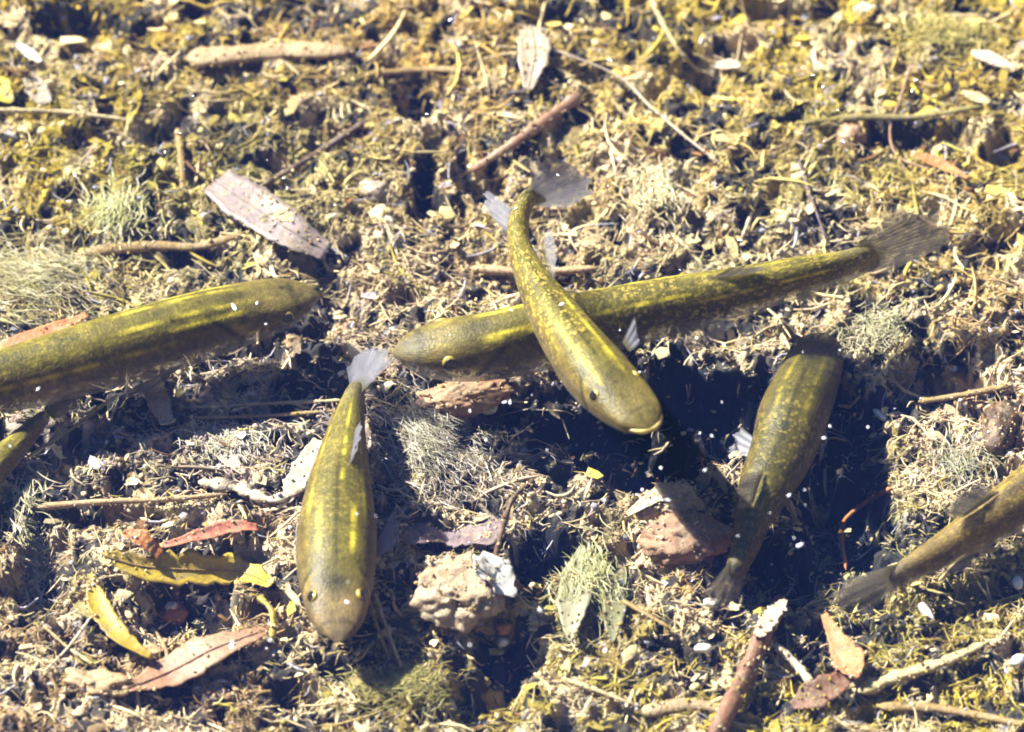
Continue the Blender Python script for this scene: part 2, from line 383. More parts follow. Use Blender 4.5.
def flakes(name, n, label):
    x, y = scatter(n); r = 3*(9/3)**(rng.random(n)**2); a = rng.normal(0, 1., n)
    base = np.array([(-1.3,-.5),(0,-.75),(1.3,-.4),(1.2,.5),(.1,.7),(-1.2,.45),(0,0)])
    V = np.zeros((n, 7, 3)); V[..., :2] = base[None]*r[:, None, None]*(1+rng.uniform(-.35, .35, (n, 7, 1)))
    tx, ty = rng.normal(0, .45, n), rng.normal(0.1, .45, n)
    V[..., 2] = V[..., 0]*tx[:, None]+V[..., 1]*ty[:, None]; V[:, 6, 2] += r*rng.uniform(-.3, .5, n)
    V = rotz(V, a); V[..., 0] += x[:, None]; V[..., 1] += y[:, None]; V[..., 2] += (ground_z(x, y)+2+rng.uniform(0, 4, n))[:, None]
    F1 = np.array([(6, i, (i+1) % 6) for i in range(6)]); F = (F1[None]+7*np.arange(n)[:, None, None]).reshape(-1, 3)
    me = mesh_np(name, V.reshape(-1, 3)*U, F, 3); set_col(me, np.repeat(stuff_colour(x, y, n, .25), 7, 0))
    o = link(name, me, M_CRUMB); tag(o, label, 'detritus', kind='stuff')
flakes('leaf_flakes', 1600, 'small torn leaf flakes littered over the pond bed')

# feathery algae tufts: a fan of fine strands each
def tuft(px, py, rx, ry, n, ang, spread, cols, L, label, off=10):
    n = int(n*1.3); th = rng.uniform(0, 2*np.pi, n); rr = np.abs(rng.normal(0, .62, n)).clip(0, 1.9); spread = spread+.25; off = off*.5; L = L*.8
    qx = px+rx*rr*np.cos(th); qy = py+ry*rr*np.sin(th)
    p = P(qx, qy, np.full(n, 0.))/U
    x, y = p[:, 0], p[:, 1]; a = rng.normal(ang, spread, n)
    K = 5; t = np.linspace(-.5, .5, K); Ls = L*rng.uniform(.5, 1.2, n); bend = rng.normal(0, .45, n)
    cx = x[:, None]+Ls[:, None]*(t*np.cos(a)[:, None]-bend[:, None]*t**2*np.sin(a)[:, None])
    cy = y[:, None]+Ls[:, None]*(t*np.sin(a)[:, None]+bend[:, None]*t**2*np.cos(a)[:, None])
    g = bed_h(x, y, False)
    dome = off*np.clip(1-rr**2, 0, 1)
    cz = (g+dome+rng.uniform(-4, 5, n)+6)[:, None]+(Ls*rng.normal(0, .12, n))[:, None]*t
    C = np.stack([cx, cy, cz], -1); wk = rng.uniform(.3, .7, n)[:, None]*np.array([.4, .9, 1, .8, .2])
    an = np.arange(3)*2*np.pi/3
    side = np.stack([-np.sin(a), np.cos(a), 0*a], -1)[:, None, None]
    V = C[:, :, None]+wk[:, :, None, None]*(np.cos(an)[:, None]*side+np.sin(an)[:, None]*np.array([0, 0, 1.]))
    i = np.arange(K-1)[:, None]*3; j = np.arange(3)[None]; jn = (j+1) % 3
    F1 = np.stack([i+j, i+jn, i+3+jn, i+3+j], -1).reshape(-1, 4)
    F = (F1[None]+K*3*np.arange(n)[:, None, None]).reshape(-1, 4)
    cc = np.array([lin(c) for c in cols])[rng.integers(0, len(cols), n)]*rng.uniform(.7, 1.15, n)[:, None]
    V = V.reshape(-1, 3)*U; o0 = V.mean(0); o0[2] = V[:, 2].min()
    me = mesh_np('algae_tuft', V-o0, F, 4); shade_smooth(me); set_col(me, np.repeat(np.clip(cc, .01, .85), K*3, 0))
    o = link('algae_tuft', me, M_FIBRE, None, Vector(o0)); tag(o, label, 'algae', 'feathery algae tufts on the pond bed')
D2 = math.radians
tuft(432, 452, 55, 42, 1500, D2(-48), .25, [(186,174,156),(158,146,128),(214,204,190),(140,124,94)], 34, 'grey feathery algae tuft beside the upright fish tail', 14)
tuft(38, 285, 52, 34, 1100, D2(-20), .25, [(196,182,140),(170,158,118),(214,202,170),(150,140,80)], 42, 'cream feathery algae tuft behind the thickest fish', 14)
tuft(115, 222, 34, 30, 350, D2(75), .3, [(186,178,120),(160,156,96),(206,198,160)], 30, 'pale greenish algae tuft beside the mauve leaf', 14)
tuft(592, 590, 40, 42, 350, D2(95), .3, [(166,160,110),(140,138,86),(188,180,140)], 32, 'pale olive algae tuft between the hole-pitted stone and brown stone', 10)
tuft(30, 530, 16, 38, 420, D2(100), .25, [(200,186,150),(224,210,180),(150,140,110)], 36, 'whitish algae tuft near the curled yellow leaf', 8)
tuft(400, 690, 60, 26, 700, D2(20), .6, [(150,138,72),(128,122,60),(180,168,110)], 22, 'short olive algae tuft below the twin straw blades', 4)
tuft(950, 40, 60, 24, 800, D2(30), .7, [(190,170,90),(160,144,72),(206,190,120)], 20, 'mustard algae tuft around the cream oval flake', 5)
tuft(880, 340, 40, 26, 500, D2(60), .7, [(170,160,124),(140,134,100),(196,184,150)], 20, 'beige algae tuft beside the shaded fish head', 5)
tuft(960, 470, 40, 30, 300, D2(80), .6, [(160,150,130),(140,138,104),(184,174,150)], 24, 'grey-beige algae tuft above the blurred tail at the orange twig', 5)
tuft(660, 200, 34, 30, 500, D2(85), .5, [(214,194,150),(190,170,120),(226,210,176)], 20, 'bright cream algae tuft between the two fish tails', 8)
tuft(230, 450, 40, 20, 500, D2(120), .5, [(200,186,166),(170,160,150),(160,150,120)], 20, 'pale grey algae tuft below the parallel straws', 4)

# ------------------------------------------------------------------ shapes for single pieces
def catmull(Q, n):
    Q = np.asarray(Q, float); A = np.vstack([2*Q[0]-Q[1], Q, 2*Q[-1]-Q[-2]]); m = len(Q)-1
    s = np.linspace(0, m-1e-9, n); i = s.astype(int); f = (s-i)[:, None]
    p0, p1, p2, p3 = A[i], A[i+1], A[i+2], A[i+3]
    return .5*((2*p1)+(-p0+p2)*f+(2*p0-5*p1+4*p2-p3)*f**2+(-p0+3*p1-3*p2+p3)*f**3)
def frames(C, up=np.array([0, 0, 1.])):
    T = np.gradient(C, axis=0); T /= np.linalg.norm(T, axis=1)[:, None]
    S = np.cross(T, up); S /= np.linalg.norm(S, axis=1)[:, None]+1e-12
    N = np.cross(S, T); return T, S, N
def grid_faces(n, m, closed=True):
    i = np.arange(n-1)[:, None]; j = np.arange(m if closed else m-1)[None]; jn = (j+1) % m
    return np.stack([i*m+j, i*m+jn, (i+1)*m+jn, (i+1)*m+j], -1).reshape(-1, 4)
def line3(pts, off):
    pts = np.asarray(pts, float)
    offs = pts[:, 2] if pts.shape[1] > 2 else np.full(len(pts), float(off))
    return G(pts[:, 0], pts[:, 1], offs)

DUST = []
def dusty(V, k):
    V = np.asarray(V); g = np.random.default_rng(len(DUST)); z = V[:, 2]; top = V[z > np.quantile(z, .35)]
    k = max(3, int(k*.6)); DUST.append(top[g.integers(0, len(top), k)]+g.normal(0, 1.2*U, (k, 3)))
def stick(name, pts, r, mat, label, cat, off=6, r_end=None, seed=0, group=None, flat=1.0, rough=.18):
    """twig or stalk through pixels; r in pixels"""
    C = catmull(line3(pts, off), max(14, 6*len(pts))); n = len(C); m = 10
    T, S, N = frames(C); t = np.linspace(0, 1, n)
    rr = (r+(r_end if r_end is not None else r*.6)*0)*np.ones(n) if r_end is None else r+(r_end-r)*t
    g = np.random.default_rng(seed+len(label))
    rr = rr*(1+rough*g.normal(0, 1, n).clip(-1.5, 1.5))*np.sqrt(np.clip(1-(2*t-1)**18, .02, 1))
    a = np.arange(m)*2*np.pi/m
    rad = rr[:, None]*(1+rough*.8*g.normal(0, 1, (1, m)).clip(-1.5, 1.5))*U
    V = C[:, None]+rad[..., None]*(np.cos(a)[None, :, None]*S[:, None]+flat*np.sin(a)[None, :, None]*N[:, None])
    V = np.vstack([V.reshape(-1, 3), C[:1], C[-1:]])
    dusty(V, int(8+.12*r*np.linalg.norm(C[-1]-C[0])/U))
    F = grid_faces(n, m).tolist()
    c0, c1 = n*m, n*m+1; e = (n-1)*m
    me = bpy.data.meshes.new(name); o0 = V.mean(0); o0[2] = V[:, 2].min()
    F += [[c0, (j+1) % m, j] for j in range(m)]+[[c1, e+j, e+(j+1) % m] for j in range(m)]
    me.from_pydata((V-o0).tolist(), [], F); shade_smooth(me)
    o = link(name, me, mat, None, Vector(o0)); return tag(o, label, cat, group)

def leaf(name, pts, widths, mat, label, cat='leaf', off=8, curl=.15, tilt=0.0, rib=None, seed=0, thick=1.0, lift=0.0, ragged=.08):
    """leaf blade along pixel line; half widths in pixels across it; curl bends the edges up, tilt leans the blade"""
    C = catmull(line3(pts, off), 26); n = len(C); m = 9
    C[:, 2] += lift*U*np.sin(np.linspace(0, np.pi, n))
    T, S, N = frames(C); t = np.linspace(0, 1, n)
    w = np.interp(t, np.linspace(0, 1, len(widths)), widths)
    g = np.random.default_rng(seed+len(label)*3)
    N2 = N; S2 = S*math.cos(tilt)+N*math.sin(tilt); N2 = N*math.cos(tilt)-S*math.sin(tilt)
    v = np.linspace(-1, 1, m)
    ed = 1+ragged*g.normal(0, 1, (n, 2)).clip(-2, 2)
    ww = np.where(v[None] < 0, ed[:, :1], ed[:, 1:])*w[:, None]*v[None]
    hh = curl*w[:, None]*v[None]**2+.06*w[:, None]*np.sin(t*9+seed)[:, None]*v[None]+.9*g.normal(0, 1, (n, 1)).clip(-1, 1)*.5
    top = C[:, None]+U*(ww[..., None]*S2[:, None]+hh[..., None]*N2[:, None])
    bot = top-U*thick*N2[:, None]
    V = np.vstack([top.reshape(-1, 3), bot.reshape(-1, 3)]); k = n*m
    dusty(top.reshape(-1, 3), int(6+.05*max(widths)*np.linalg.norm(C[-1]-C[0])/U))
    f = grid_faces(n, m, False); F = f.tolist()+(f[:, ::-1]+k).tolist()
    for i in range(n-1):
        F += [[i*m, (i+1)*m, k+(i+1)*m, k+i*m], [i*m+m-1, k+i*m+m-1, k+(i+1)*m+m-1, (i+1)*m+m-1]]
    for j in range(m-1):
        F += [[j, k+j, k+j+1, j+1], [(n-1)*m+j, (n-1)*m+j+1, k+(n-1)*m+j+1, k+(n-1)*m+j]]
    o0 = V.mean(0); o0[2] = V[:, 2].min()
    me = bpy.data.meshes.new(name); me.from_pydata((V-o0).tolist(), [], F); shade_smooth(me)
    o = link(name, me, mat, None, Vector(o0)); tag(o, label, cat)
    if rib:
        a = np.arange(6)*np.pi/3; rr = U*np.linspace(1.5, .6, n)
        R = (C+N2*U*.4)[:, None]+rr[:, None, None]*(np.cos(a)[None, :, None]*S2[:, None]+np.sin(a)[None, :, None]*N2[:, None])
        me2 = mesh_np('midrib', R.reshape(-1, 3)-o0, grid_faces(n, 6), 4); shade_smooth(me2)
        link('midrib', me2, rib, o)
    return o

def ico_sphere(sub):
    V = [Vector(v) for v in ICO]; F = [tuple(f) for f in ICF]
    for _ in range(sub):
        mid = {}; F2 = []
        def mp(a, b):
            k = (min(a, b), max(a, b))
            if k not in mid: V.append((V[a]+V[b]).normalized()); mid[k] = len(V)-1
            return mid[k]
        for a, b, c in F:
            d, e, f = mp(a, b), mp(b, c), mp(c, a); F2 += [(a, d, f), (b, e, d), (c, f, e), (d, e, f)]
        F = F2
    return np.array([tuple(v) for v in V]), np.array(F)
IS4 = ico_sphere(4); IS3 = ico_sphere(3); IS1 = ico_sphere(1); IS2 = ico_sphere(2)
def lump(D, seed, amp, fr):
    s = seed
    return 1+amp*((vn(D[:, 0]*fr+5, D[:, 1]*fr+D[:, 2]*fr*.7, s)-.5)+(vn(D[:, 1]*fr-D[:, 2]*fr, D[:, 0]*fr*.6+3, s+1)-.5)+.5*(vn(D[:, 0]*fr*2.7, D[:, 1]*fr*2.7+D[:, 2]*fr*2, s+2)-.5))
def stone(name, px, py, rx, ry, rz, mat, label, cat='pebble', rot=0, seed=0, off=0, amp=.35, fr=1.5, group=None, base=None, holes=()):
    D, F = base or (IS4 if rz > 14 else IS3); r = lump(D, seed, amp, fr)
    for (hx, hy, hz, hr, hd) in holes:
        q = np.array([hx, hy, hz]); q = q/np.linalg.norm(q); r = r*(1-hd*np.exp(-(np.linalg.norm(D-q, axis=1)/hr)**2))
    if rz > 10: r = r*lump(D, seed+7, .11, 5.5)*lump(D, seed+9, .07, 13)
    V = D*r[:, None]*np.array([rx, ry, rz])
    c, s = math.cos(rot), math.sin(rot); V = V@np.array([[c, s, 0], [-s, c, 0], [0, 0, 1]])
    p = G(px, py, off+rz*.35)
    V = V*U; o0 = np.array([0, 0, V[:, 2].min()])
    if rz > 7: dusty((V+p)[V[:, 2] > 0], int(.16*rx*ry))
    me = mesh_np(name, V-o0, F, 3); shade_smooth(me)
    o = link(name, me, mat, None, Vector(p+o0)); return tag(o, label, cat, group)

# ------------------------------------------------------------------ fish
def fin(name, base, tip, mat, parent, pw, rays=9, thick=.5, curve=0.0):
    """membrane between a base line and a tip line (px, py, h each)"""
    B = catmull([P(*b) for b in base], 16); Tp = catmull([P(*b) for b in tip], 16); Tp = B+(Tp-B)*(1+.07*np.random.default_rng(len(base)+int(abs(base[0][0]))).normal(0, 1, (16, 1)).clip(-1.5, 1.5))
    K = 10; s = np.linspace(0, 1, K)[None, :, None]
    V = B[:, None]*(1-s)+Tp[:, None]*s
    nrm = np.cross(Tp.mean(0)-B.mean(0), B[-1]-B[0]); nrm /= np.linalg.norm(nrm)
    u = np.linspace(0, 1, 16)
    V = V+nrm*U*(curve*np.sin(s*np.pi*.9)+1.0*np.sin(u*rays*2*np.pi/2)[:, None, None]*s*.8)
    A = V.reshape(-1, 3); f = grid_faces(16, K, False); n = len(A)
    Vv = np.vstack([A+nrm*U*thick*.5, A-nrm*U*thick*.5]); o0 = Vv.mean(0)
    F = np.vstack([f, f[:, ::-1]+n])
    me = mesh_np(name, Vv-o0, F, 4); shade_smooth(me)
    ra = (u[:, None]*rays*1.7*2*np.pi*(1+.12*np.linspace(0, 1, K)[None])).ravel(); fd = np.tile(1+.5*(1-smooth(0, .3, np.linspace(0, 1, K)))-.35*smooth(.75, 1.0, np.linspace(0, 1, K)), 16)
    edge = np.repeat(np.clip(np.minimum(u, 1-u)*9, .35, 1), K)
    set_float(me, np.tile(np.tile(smooth(0, .45, np.linspace(0, 1, K)), 16), 2), 'along'); set_float(me, np.tile(ra, 2), 'ray'); set_float(me, np.tile(fd*edge, 2), 'fade')
    return link(name, me, mat, parent, Vector(o0)-Vector(pw))

def fish(label, spine, fins, eyes, opts, seed=0):
    """spine: (px, py, height above bed, half width, half depth) from snout to tail root"""
    sp = np.array(spine, float); n, m = 190, 56; dh = opts.get("dh", 0.0); sp[:, 2] += dh
    q = catmull(sp, n)
    C = P(q[:, 0], q[:, 1], q[:, 2]); w, v = q[:, 3]*U, q[:, 4]*U
    L = np.concatenate([[0], np.cumsum(np.linalg.norm(np.diff(C, axis=0), axis=1))]); t = L/L[-1]
    blunt = opts.get('blunt', .07)
    e = np.sqrt(np.clip(1-(1-np.clip(t/blunt, 0, 1))**2.4, 0, 1)); e = e*np.sqrt(np.clip(1-np.clip((t-.95)/.052, 0, 1)**2.2, .01, 1)); w = w*np.maximum(e, .02); v = v*np.maximum(e, .02)
    T, S, N = frames(C)
    roll = opts.get('roll', 0.0); S, N = S*math.cos(roll)+N*math.sin(roll), N*math.cos(roll)-S*math.sin(roll)
    th = np.arange(m)*2*np.pi/m                                    # 0 = back
    ct, st = np.cos(th)[None], np.sin(th)[None]
    headf = (1-smooth(0, .3, t))[:, None]
    top = np.where(ct > 0, 1-.42*headf, 1.0)
    sq = 1+.10*headf*np.abs(np.sin(2*th))[None]
    V = C[:, None]+(w[:, None]*st*sq)[..., None]*S[:, None]+(v[:, None]*ct*top*sq)[..., None]*N[:, None]
    # gill cover bulge
    Vv = V.reshape(-1, 3); F = grid_faces(n, m).tolist()
    F += [list(range(m))[::-1], [(n-1)*m+j for j in range(m)]]
    root = bpy.data.objects.new('fish', None); sc.collection.objects.link(root)
    pw = Vv.mean(0); pw[2] = Vv[:, 2].min(); root.location = pw; root.empty_display_size = .01
    tag(root, label, 'fish', 'small striped fish swimming over the bed')
    me = bpy.data.meshes.new('body'); me.from_pydata((Vv-pw).tolist(), [], F); shade_smooth(me)
    # colour pattern on the skin
    tt = np.repeat(t, m); ang = np.tile(np.where(th > np.pi, th-2*np.pi, th), n); a = np.abs(ang)
    back = np.array(opts.get('back', (.135, .117, .022))); flank = np.array((.17, .125, .035)); side = np.array((.10, .085, .075)); belly = np.array((.34, .34, .37))
    s1 = smooth(.5, 1.2, a)[:, None]; col = back*(1-s1)+flank*s1
    s2 = (smooth(1.1, 1.25, a)*(1-smooth(1.4, 1.55, a)))[:, None]*.7; col = col*(1-s2)+side*s2
    s3 = smooth(1.5, 1.95, a)[:, None]; col = col*(1-s3)+belly*s3
    g = np.random.default_rng(seed+3)
    ln = vn(tt*7+seed, a*9, 20+seed)
    rows = .5+.5*np.sin(a*26+1.5*vn(tt*5, a*2, 21)); col = col*(0.86+.26*rows*smooth(.12, .3, tt))[:, None]
    gold = np.zeros(len(tt))
    for (a0, wd_, t0, t1, k, sgn) in opts.get('stripes', []):
        q_ = np.exp(-((ang*sgn-a0-.05*(vn(tt*14+seed, a*0, 24)-.5))/(wd_*.72))**2)*smooth(t0-.03, t0+.03, tt)*(1-smooth(t1-.05, t1+.03, tt))
        gold = np.maximum(gold, k*q_*(.25+1.0*smooth(.25, .7, vn(tt*38+seed, a*12, 22))))
    gold = np.clip(gold, 0, 1)
    col = col*(1-gold[:, None])+gold[:, None]*np.array((1.0, .86, .10))
    dk = np.exp(-(ang/.07)**2)*smooth(.2, .26, tt)*(1-smooth(.62, .72, tt))*opts.get('ridge', .8); col = col*(1-dk[:, None]*.75)
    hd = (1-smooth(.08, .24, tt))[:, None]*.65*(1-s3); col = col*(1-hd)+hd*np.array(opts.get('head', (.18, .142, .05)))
    ga = tt-.205-.035*np.cos(a*1.7); gl_ = np.exp(-(ga/.007)**2)*smooth(.45, .8, a); col = col*(1-.75*gl_[:, None])
    gh = np.exp(-((ga+.02)/.012)**2)*smooth(.5, .9, a)*(1-smooth(1.4, 1.8, a)); col = col*(1+.5*gh[:, None])  # painted highlight just ahead of the gill edge
    lat = np.exp(-((a-1.0)/.025)**2)*smooth(.22, .3, tt); col = col*(1-.4*lat[:, None])
    spk = smooth(.6, .8, vn(tt*110+seed, ang*16, 30)); col = col*(1-.3*spk[:, None])
    mo = np.exp(-((tt-.035-.02*np.cos(ang))/.006)**2)*(1-smooth(1.0, 1.5, a)); col = col*(1-.4*mo[:, None])
    np_ = np.exp(-((tt-.17)/.025)**2-(ang/.35)**2)*opts.get('nape', .6); col = col*(1-np_[:, None]*.8)
    tl = smooth(.86, 1, tt)[:, None]*.6; col = col*(1-tl)+tl*np.array((.17, .145, .10))
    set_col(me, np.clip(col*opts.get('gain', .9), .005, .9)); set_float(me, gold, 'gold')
    set_float(me, (.2+opts.get('fleck', .5))*smooth(.18, .5, tt)*(1-s3[:, 0])*(.6+.4*vn(tt*9, a*3, 23)), 'fleck')
    set_float(me, (1-.45*smooth(1.35, 1.9, a))*(1-.25*smooth(.93, 1., tt))*(1-.25*(1-smooth(.0, .08, tt))), 'alpha')
    uvl = me.uv_layers.new(name='UVMap')
    li = np.zeros(len(me.loops), np.int32); me.loops.foreach_get('vertex_index', li)
    su = (L/U/3.2)[:, None]*np.ones(m); sv = (np.abs(th-np.pi)*10)[None]*np.ones((n, 1))
    uvs = np.stack([su.ravel(), sv.ravel()], 1)[li]; uvl.data.foreach_set('uv', uvs.astype(np.float32).ravel())
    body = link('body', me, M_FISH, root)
    # lips
    if opts.get('lip', True):
        k = int(np.searchsorted(t, blunt*.5)); jr, jl = m//4, 3*m//4; ii = list(range(k, 0, -1))
        Q = catmull(np.vstack([V[ii, jr], V[ii[::-1], jl]])[::2], 15)-N[0]*v[k]*.12
        A = np.arange(8)*np.pi/4; TT, SS, NN = frames(Q); rr = U*opts.get('lipr', 2.4)*np.sqrt(np.clip(1-np.linspace(-1, 1, 15)**2, .12, 1))
        R = Q[:, None]+rr[:, None, None]*(np.cos(A)[None, :, None]*SS[:, None]+np.sin(A)[None, :, None]*NN[:, None])
        o0 = R.reshape(-1, 3).mean(0); me2 = mesh_np('lip', R.reshape(-1, 3)-o0, grid_faces(15, 8), 4); shade_smooth(me2)
        link('lip', me2, M_LIP, root, Vector(o0)-Vector(pw))
    for (te, ae, re) in eyes:
        i = int(np.searchsorted(t, te)); D, Fi = IS2
        for sg in (-1, 1):
            nr = S[i]*math.sin(ae)*sg+N[i]*math.cos(ae)
            ctr = C[i]+S[i]*w[i]*math.sin(ae)*sg*.95+N[i]*v[i]*math.cos(ae)*.78*(1-.42*(1-smooth(0, .3, te)))/.75
            b1 = T[i]; b2 = np.cross(nr, b1)
            E = D@np.array([b1, b2, nr*.5])*re*U*.78
            em = mesh_np('eye', E, Fi, 3); shade_smooth(em)
            eo = link('eye', em, M_IRIS, root, Vector(ctr)-Vector(pw))
            E2 = (D@np.array([b1, b2, nr*.25]))*re*U*.6
            pm = mesh_np('pupil', E2, Fi, 3); shade_smooth(pm); link('pupil', pm, M_PUPIL, eo, Vector(nr*re*U*.33))
    for (nm, b_, t_, mt, ry) in fins: fin(nm, [(x_, y_, h_+dh) for x_, y_, h_ in b_], [(x_, y_, h_+dh) for x_, y_, h_ in t_], mt, root, pw, ry)
    return root

STR = [(.42, .075, .16, .52, .75, 1), (.42, .075, .16, .46, .65, -1), (.95, .06, .3, .85, .4, 1), (.95, .06, .3, .85, .4, -1)]
# centre fish, head up towards the surface, crossing over the long one
fish('golden-scaled olive fish crossing over the long horizontal fish',
     [(651,429,186,15,9),(641,417,184,23,15),(621,398,178,30,24),(597,374,168,33,29),(572,342,156,29,28),(551,310,146,24,24),(533,280,138,17,19),(521,252,130,12.5,15),(518,228,126,10.5,14),(524,206,123,9,13),(536,190,121,7,12)],
     [('tail_fin', [(530,206,108),(526,203,121),(522,196,136)], [(566,208,84),(590,192,100),(584,172,124),(546,156,150)], M_FIN, 8),
      ('dorsal_fin', [(553,285,156),(545,262,152),(541,243,146)], [(556,268,182),(556,245,182),(549,226,172)], M_FINW, 7),
      ('anal_fin', [(519,240,118),(517,228,115),(519,214,112)], [(500,228,98),(484,205,92),(488,190,95)], M_FIN, 7),
      ('pectoral_fin', [(574,380,158),(566,368,156)], [(556,366,148),(546,338,142)], M_FINW, 6),
      ('pectoral_fin', [(630,352,166),(622,342,164)], [(640,344,158),(634,316,150)], M_FIN, 6)],
     [(.15, .98, 8)], dict(stripes=STR, fleck=1.3, ridge=.9, blunt=.06, lipr=2.8), 1)
# the long one
fish('longest olive fish lying horizontally, bright yellow flank streak, fully visible',
     [(393,354,92,11,10),(410,351,92,20,20),(445,348,90,29,33),(490,345,86,31,38),(540,336,82,31,40),(600,322,83,29,38),(665,307,88,26,34),(730,293,94,22,29),(800,277,99,17,25),(845,266,101,12,20),(876,255,102,10,19)],
     [('tail_fin', [(858,274,84),(862,260,102),(856,246,122)], [(890,272,76),(942,244,92),(942,218,118),(900,206,140)], M_FIND, 9),
      ('dorsal_fin', [(700,284,116),(725,280,118),(750,276,118)], [(728,268,136),(748,266,138),(768,268,130)], M_FIND, 7),
      ('anal_fin', [(660,336,54),(690,328,54),(715,320,56)], [(690,350,34),(716,342,34),(738,322,44)], M_FINW, 7),
      ('pectoral_fin', [(500,362,66),(512,360,66)], [(528,384,50),(548,380,50)], M_FIN, 6)],
     [(.105, 1.25, 11)], dict(stripes=[(.5, .09, .06, .12, .95, 1), (.5, .09, .06, .12, .95, -1), (.5, .12, .18, .31, 1, -1), (.5, .12, .18, .31, 1, 1), (.55, .07, .42, .62, .7, 1), (.55, .07, .42, .62, .7, -1),
                                     (.9, .06, .6, .92, .5, 1), (.9, .06, .6, .92, .5, -1), (.25, .05, .65, .95, .5, -1), (.25, .05, .65, .95, .5, 1)], fleck=.75, ridge=.4, blunt=.06, lip=False), 2)
# thickest fish entering from the left
fish('thickest olive fish with yellow-green streaks, nosing up to mauve leaf',
     [(320,295,95,11,11),(304,297,95,19,20),(275,303,94,26,29),(230,316,92,30,36),(170,335,90,33,40),(100,355,90,33,40),(20,377,90,30,36),(-60,396,90,25,30),(-140,412,90,18,23),(-200,424,90,11,16)],
     [('tail_fin', [(-196,438,76),(-200,424,90),(-200,412,104)], [(-240,444,66),(-275,436,86),(-250,414,126)], M_FIND, 9),
      ('pectoral_fin', [(185,364,70),(170,368,70)], [(150,395,56),(112,398,54)], M_FIND, 7),
      ('pelvic_fin', [(90,388,62),(70,392,62)], [(62,412,50),(36,414,50)], M_FIN, 6),
      ('dorsal_fin', [(-10,352,122),(-45,362,120)], [(-45,334,142),(-85,350,134)], M_FIND, 7)],
     [(.07, 1.4, 8.5)], dict(stripes=[(.66, .10, .16, .30, 1, 1), (.66, .10, .16, .30, 1, -1), (.3, .07, .08, .4, .55, 1), (.3, .07, .08, .4, .55, -1), (1.0, .07, .3, .8, .5, 1), (1.0, .07, .3, .8, .5, -1), (.5, .05, .32, .7, .45, 1), (.5, .05, .32, .7, .45, -1)],
                           fleck=.15, ridge=.3, lip=False, dh=-25), 3)
# upright fish, lower left
fish('olive fish with orange mid stripe and grey tail beside feathery algae tuft',
     [(338,642,92,12,7),(338,628,92,21,14),(337,604,90,31,24),(336,570,86,38,32),(337,532,82,39,34),(339,492,78,33,30),(343,456,75,25,25),(348,424,73,17,19),(354,398,72,11,15),(358,384,72,8,13)],
     [('tail_fin', [(352,396,60),(356,390,72),(362,392,84)], [(346,366,52),(376,346,88),(392,362,104)], M_FIN, 8),
      ('dorsal_fin', [(346,470,98),(350,450,94),(353,432,90)], [(354,458,116),(360,438,114),(361,420,104)], M_FIN, 7),
      ('pectoral_fin', [(374,560,74),(374,545,72)], [(398,545,66),(396,505,58)], M_FIN, 7),
      ('pectoral_fin', [(298,560,74),(299,545,72)], [(294,538,66),(302,508,58)], M_FINW, 6)],
     [(.14, .92, 8.5)], dict(stripes=[(.45, .08, .28, .44, .9, 1), (.45, .08, .28, .44, .4, -1), (.1, .05, .5, .9, .45, 1), (.8, .06, .4, .9, .35, 1), (.8, .06, .4, .9, .35, -1)], fleck=.2, nape=.95, lip=False, blunt=.1, dh=-28, head=(.24, .17, .09)), 4)
# shaded fish on the right, head away; shade painted into its dark head colour
fish('fish with shade-darkened head, half in shadow over the black hollow',
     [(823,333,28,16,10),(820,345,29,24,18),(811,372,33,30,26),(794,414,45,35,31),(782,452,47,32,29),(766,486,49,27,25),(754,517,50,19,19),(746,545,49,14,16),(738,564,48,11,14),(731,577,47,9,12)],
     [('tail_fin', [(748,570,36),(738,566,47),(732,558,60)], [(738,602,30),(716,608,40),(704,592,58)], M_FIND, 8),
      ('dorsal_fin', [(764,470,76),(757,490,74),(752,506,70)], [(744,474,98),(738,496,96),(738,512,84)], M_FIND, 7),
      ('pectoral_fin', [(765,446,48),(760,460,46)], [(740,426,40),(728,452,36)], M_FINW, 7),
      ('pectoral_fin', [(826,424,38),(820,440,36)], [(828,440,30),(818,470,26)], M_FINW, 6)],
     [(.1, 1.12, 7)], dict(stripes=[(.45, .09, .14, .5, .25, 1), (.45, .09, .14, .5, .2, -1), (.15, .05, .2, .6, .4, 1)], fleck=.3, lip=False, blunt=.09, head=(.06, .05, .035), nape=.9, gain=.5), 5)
# right edge fish
fish('tan fish with only its hind part showing near the orange twig',
     [(1160,400,70,14,10),(1140,418,70,24,20),(1105,444,70,28,27),(1060,472,70,28,29),(1015,504,68,25,27),(975,530,66,20,23),(938,553,64,15,18),(908,570,62,11,15),(890,580,62,8,13)],
     [('tail_fin', [(910,582,48),(902,572,62),(898,563,76)], [(866,614,40),(832,602,62),(850,578,88)], M_FIND, 9),
      ('dorsal_fin', [(1000,492,94),(980,506,92),(962,518,88)], [(975,486,112),(955,502,110),(944,516,102)], M_FIND, 7),
      ('anal_fin', [(980,550,46),(960,560,46)], [(964,572,34),(940,574,36)], M_FIN, 6)],
     [(.11, 1.15, 8)], dict(stripes=[(.4, .07, .2, .6, .5, 1), (.4, .07, .2, .6, .5, -1), (.85, .06, .5, .9, .5, 1)], fleck=.3, lip=False, back=(.17, .115, .035), dh=-25), 6)
